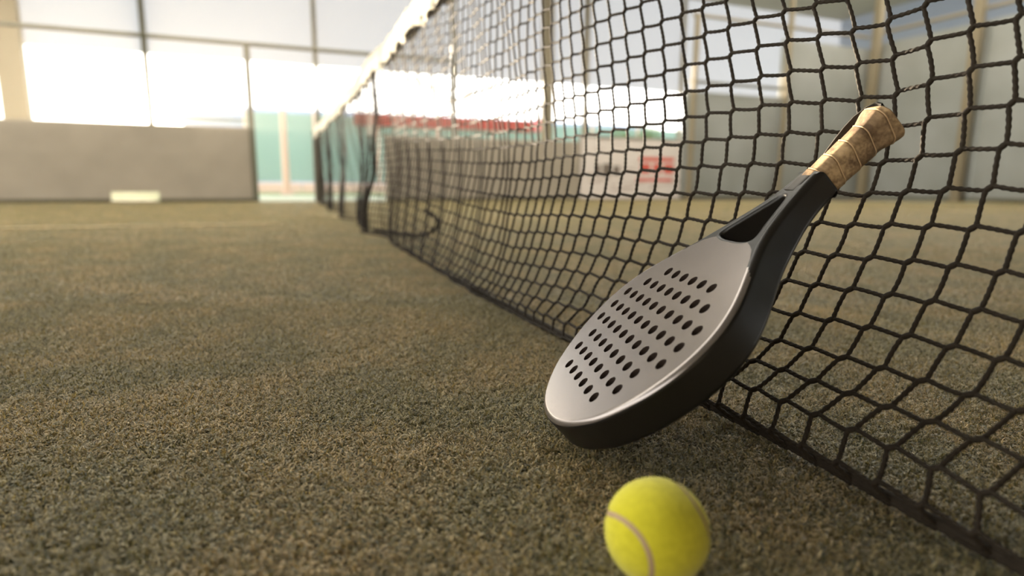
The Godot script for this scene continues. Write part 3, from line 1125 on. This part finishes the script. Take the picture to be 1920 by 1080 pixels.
# ---------------------------------------------------------------- ball
func make_ball() -> void:
	var radius := 0.0328
	var ball := thing("padel_ball", Vector3(0.218, 0.0, -0.2916), "bright yellow felt ball with a pale seam in the foreground", "ball")
	var turn := Basis(Vector3(0.856022, -0.340394, 0.389048), Vector3(-0.499932, -0.736586, 0.45553), Vector3(0.131507, -0.584442, -0.800708))
	var felt := mat(Color.WHITE, 0.95, 0.2)
	felt.albedo_texture = noise_texture(256, 71, 0.03, 0.28, 0.6, Color(0.73, 0.70, 0.15), Color(0.89, 0.86, 0.24), 1.6)
	triplanar(felt, 22.0)
	felt.rim_enabled = true
	felt.rim = 0.6
	felt.rim_tint = 0.6
	var seam_pts := []
	for i in 241:
		var t := TAU * i / 240
		var s := Vector3(0.825 * cos(t) + 0.175 * cos(3 * t), 0.825 * sin(t) - 0.175 * sin(3 * t), 2.0 * sqrt(0.825 * 0.175) * sin(2 * t)).normalized()
		seam_pts.append(turn * s)
	# felt shell sinks towards the seam
	var a := Acc.new()
	var rows := 72
	var cols := 144
	for j in rows + 1:
		for i in cols + 1:
			var th := PI * j / rows
			var ph := TAU * i / cols
			var d := Vector3(sin(th) * cos(ph), cos(th), sin(th) * sin(ph))
			var best := 9.0
			for q in range(0, 240, 2):
				best = minf(best, d.distance_squared_to(seam_pts[q]))
			var dist := sqrt(best) * radius
			var r := radius - 0.0011 * (1.0 - smoothstep(0.0015, 0.0036, dist))
			a.vert(d * r, d)
	for j in rows:
		for i in cols:
			var q := j * (cols + 1) + i
			a.quad(q, q + 1, q + cols + 2, q + cols + 1)
	var shell := part("felt_shell", a.mesh(), felt, ball)
	shell.position = Vector3(0, radius, 0)
	var seam := Acc.new()
	var first := seam.v.size()
	for i in 240:
		var c: Vector3 = seam_pts[i]
		var d: Vector3 = (seam_pts[(i + 1) % 240] - seam_pts[(i + 239) % 240]).normalized()
		var w := c.cross(d).normalized()
		for k in 5:
			var x := (k - 2) / 2.0
			seam.vert(c * (radius - 0.0003 - 0.0006 * x * x) + w * (x * 0.0017), (c + w * x * 0.4).normalized())
	for i in 240:
		for k in 4:
			var p := first + i * 5 + k
			var q := first + ((i + 1) % 240) * 5 + k
			seam.quad(p, p + 1, q + 1, q)
	var so := part("seam", seam.mesh(), mat(Color(0.68, 0.58, 0.46), 0.7, 0.4), ball)
	so.position = Vector3(0, radius, 0)
	# loose fuzz standing off the felt
	var hair := Acc.new()
	for k in 9000:
		var d := Vector3(rng.randfn(), rng.randfn(), rng.randfn()).normalized()
		var best := 9.0
		for q in range(0, 240, 6):
			best = minf(best, d.distance_squared_to(seam_pts[q]))
		if best < 0.008:
			continue
		var s := d.cross(Vector3(rng.randfn(), rng.randfn(), rng.randfn())).normalized()
		var lean := (d + s * rng.randf_range(-0.9, 0.9) + d.cross(s) * rng.randf_range(-0.9, 0.9)).normalized()
		var b := d * (radius - 0.0002)
		var l := rng.randf_range(0.0006, 0.0014)
		var i := hair.vert(b - s * 0.00007, d)
		hair.vert(b + s * 0.00007, d)
		hair.vert(b + lean * l, d)
		hair.tri(i, i + 1, i + 2)
	var ho := part("fuzz", hair.mesh(), felt, ball)
	ho.position = Vector3(0, radius, 0)
	tag(ho, "", "", "", "stuff")

# ---------------------------------------------------------------- turf fibres
func make_turf() -> void:
	var fibre := mat(Color.WHITE, 0.46, 0.55)
	fibre.rim_enabled = true
	fibre.rim = 0.4
	fibre.rim_tint = 1.0
	fibre.vertex_color_use_as_albedo = true
	fibre.backlight_enabled = true
	fibre.backlight = Color(0.8, 0.78, 0.6)
	var lawn := Node3D.new()
	lawn.name = "turf_fibres"
	add_child(lawn)
	tag(lawn, "short curly green and straw-coloured fibres of the artificial turf", "turf", "", "stuff")
	var palette := [Color(0.50, 0.41, 0.22), Color(0.36, 0.295, 0.15), Color(0.24, 0.225, 0.1), Color(0.13, 0.13, 0.06), Color(0.30, 0.26, 0.13), Color(0.68, 0.57, 0.36)]
	var patch := FastNoiseLite.new()
	patch.seed = 77
	patch.frequency = 4.2
	patch.fractal_octaves = 4
	var kinds := 6
	var meshes := []
	for k in kinds:
		var a := Acc.new()
		var cols := PackedColorArray()
		for b in 44:
			var pos := Vector2(rng.randf_range(-1, 1), rng.randf_range(-1, 1)) * 0.0075
			var an := rng.randf() * TAU
			var dir := Vector3(cos(an), 0, sin(an))
			var side := Vector3(-sin(an), 0, cos(an))
			var w := rng.randf_range(0.0003, 0.0006)
			var len := rng.randf_range(0.005, 0.0095)
			var c: Color = palette[rng.randi() % palette.size()]
			var p := Vector3(pos.x, 0, pos.y)
			var el := rng.randf_range(0.6, 1.45)
			var first := a.v.size()
			for s in 4:
				var d := dir * cos(el) + Vector3.UP * sin(el)
				var nor := (Vector3.UP * cos(el) - dir * sin(el)).normalized()
				if nor.y < 0.0: nor = -nor
				a.vert(p - side * w, nor)
				a.vert(p + side * w, nor)
				cols.append(c); cols.append(c)
				p += d * (len / 3.0)
				el -= rng.randf_range(0.1, 0.95)
				side = side.rotated(Vector3.UP, rng.randf_range(-0.6, 0.6))
				dir = dir.rotated(Vector3.UP, rng.randf_range(-0.7, 0.7))
				if p.y < 0.0005: p.y = 0.0005
			for s in 3:
				var q := first + s * 2
				a.quad(q, q + 1, q + 3, q + 2)
		a.col = cols
		meshes.append(a.mesh())
	var spots := []
	for k in kinds:
		spots.append([])
	var rings := [[-0.3, 1.25, 0.0085, 1.0], [1.25, 2.5, 0.0125, 1.4], [2.5, 4.6, 0.021, 2.1], [4.6, 9.4, 0.04, 3.6]]
	var yaw := atan2(465.0, 1133.0 * cos(atan(197.0 / 1133.0)) + 197.0 * sin(atan(197.0 / 1133.0)))
	for ring in rings:
		var d0: float = ring[0]
		var d1: float = ring[1]
		var st: float = ring[2]
		# rows of tufts, set out ahead of the viewer and well to both sides
		for id in range(floori(d0 / st), floori(d1 / st)):
			var reach := int((maxf(id * st, 0.0) * 1.12 + 1.0) / st)
			for io in range(-reach, reach + 1):
				var depth := (id + rng.randf()) * st
				var off := (io + rng.randf_range(-0.5, 0.5)) * st
				var x := depth * sin(yaw) + off * cos(yaw)
				var zz := off * sin(yaw) - depth * cos(yaw)
				if zz < -8.24 or x > BACK_X - 0.06:
					continue
				spots[rng.randi() % kinds].append([x, zz, ring[3]])
	for k in kinds:
		var mm := MultiMesh.new()
		mm.transform_format = MultiMesh.TRANSFORM_3D
		mm.use_colors = true
		mm.mesh = meshes[k]
		mm.instance_count = spots[k].size()
		for i in spots[k].size():
			var s: Array = spots[k][i]
			var sc: float = s[2]
			var bs := Basis(Vector3.UP, rng.randf() * TAU).scaled(Vector3(sc, lerpf(1.0, sc, 0.15) * rng.randf_range(0.8, 1.15), sc))
			mm.set_instance_transform(i, Transform3D(bs, Vector3(s[0], -0.006, s[1])))
			var t := clampf(patch.get_noise_2d(s[0], s[1]) * 1.5 + 0.5, 0.0, 1.0)
			var c := Color(0.80, 0.80, 0.68).lerp(Color(1.10, 1.0, 0.86), t)
			mm.set_instance_color(i, c)
		var mi := MultiMeshInstance3D.new()
		mi.name = "fibre_tufts"
		mi.multimesh = mm
		mi.material_override = fibre
		mi.set_meta("kind", "stuff")
		lawn.add_child(mi, true)
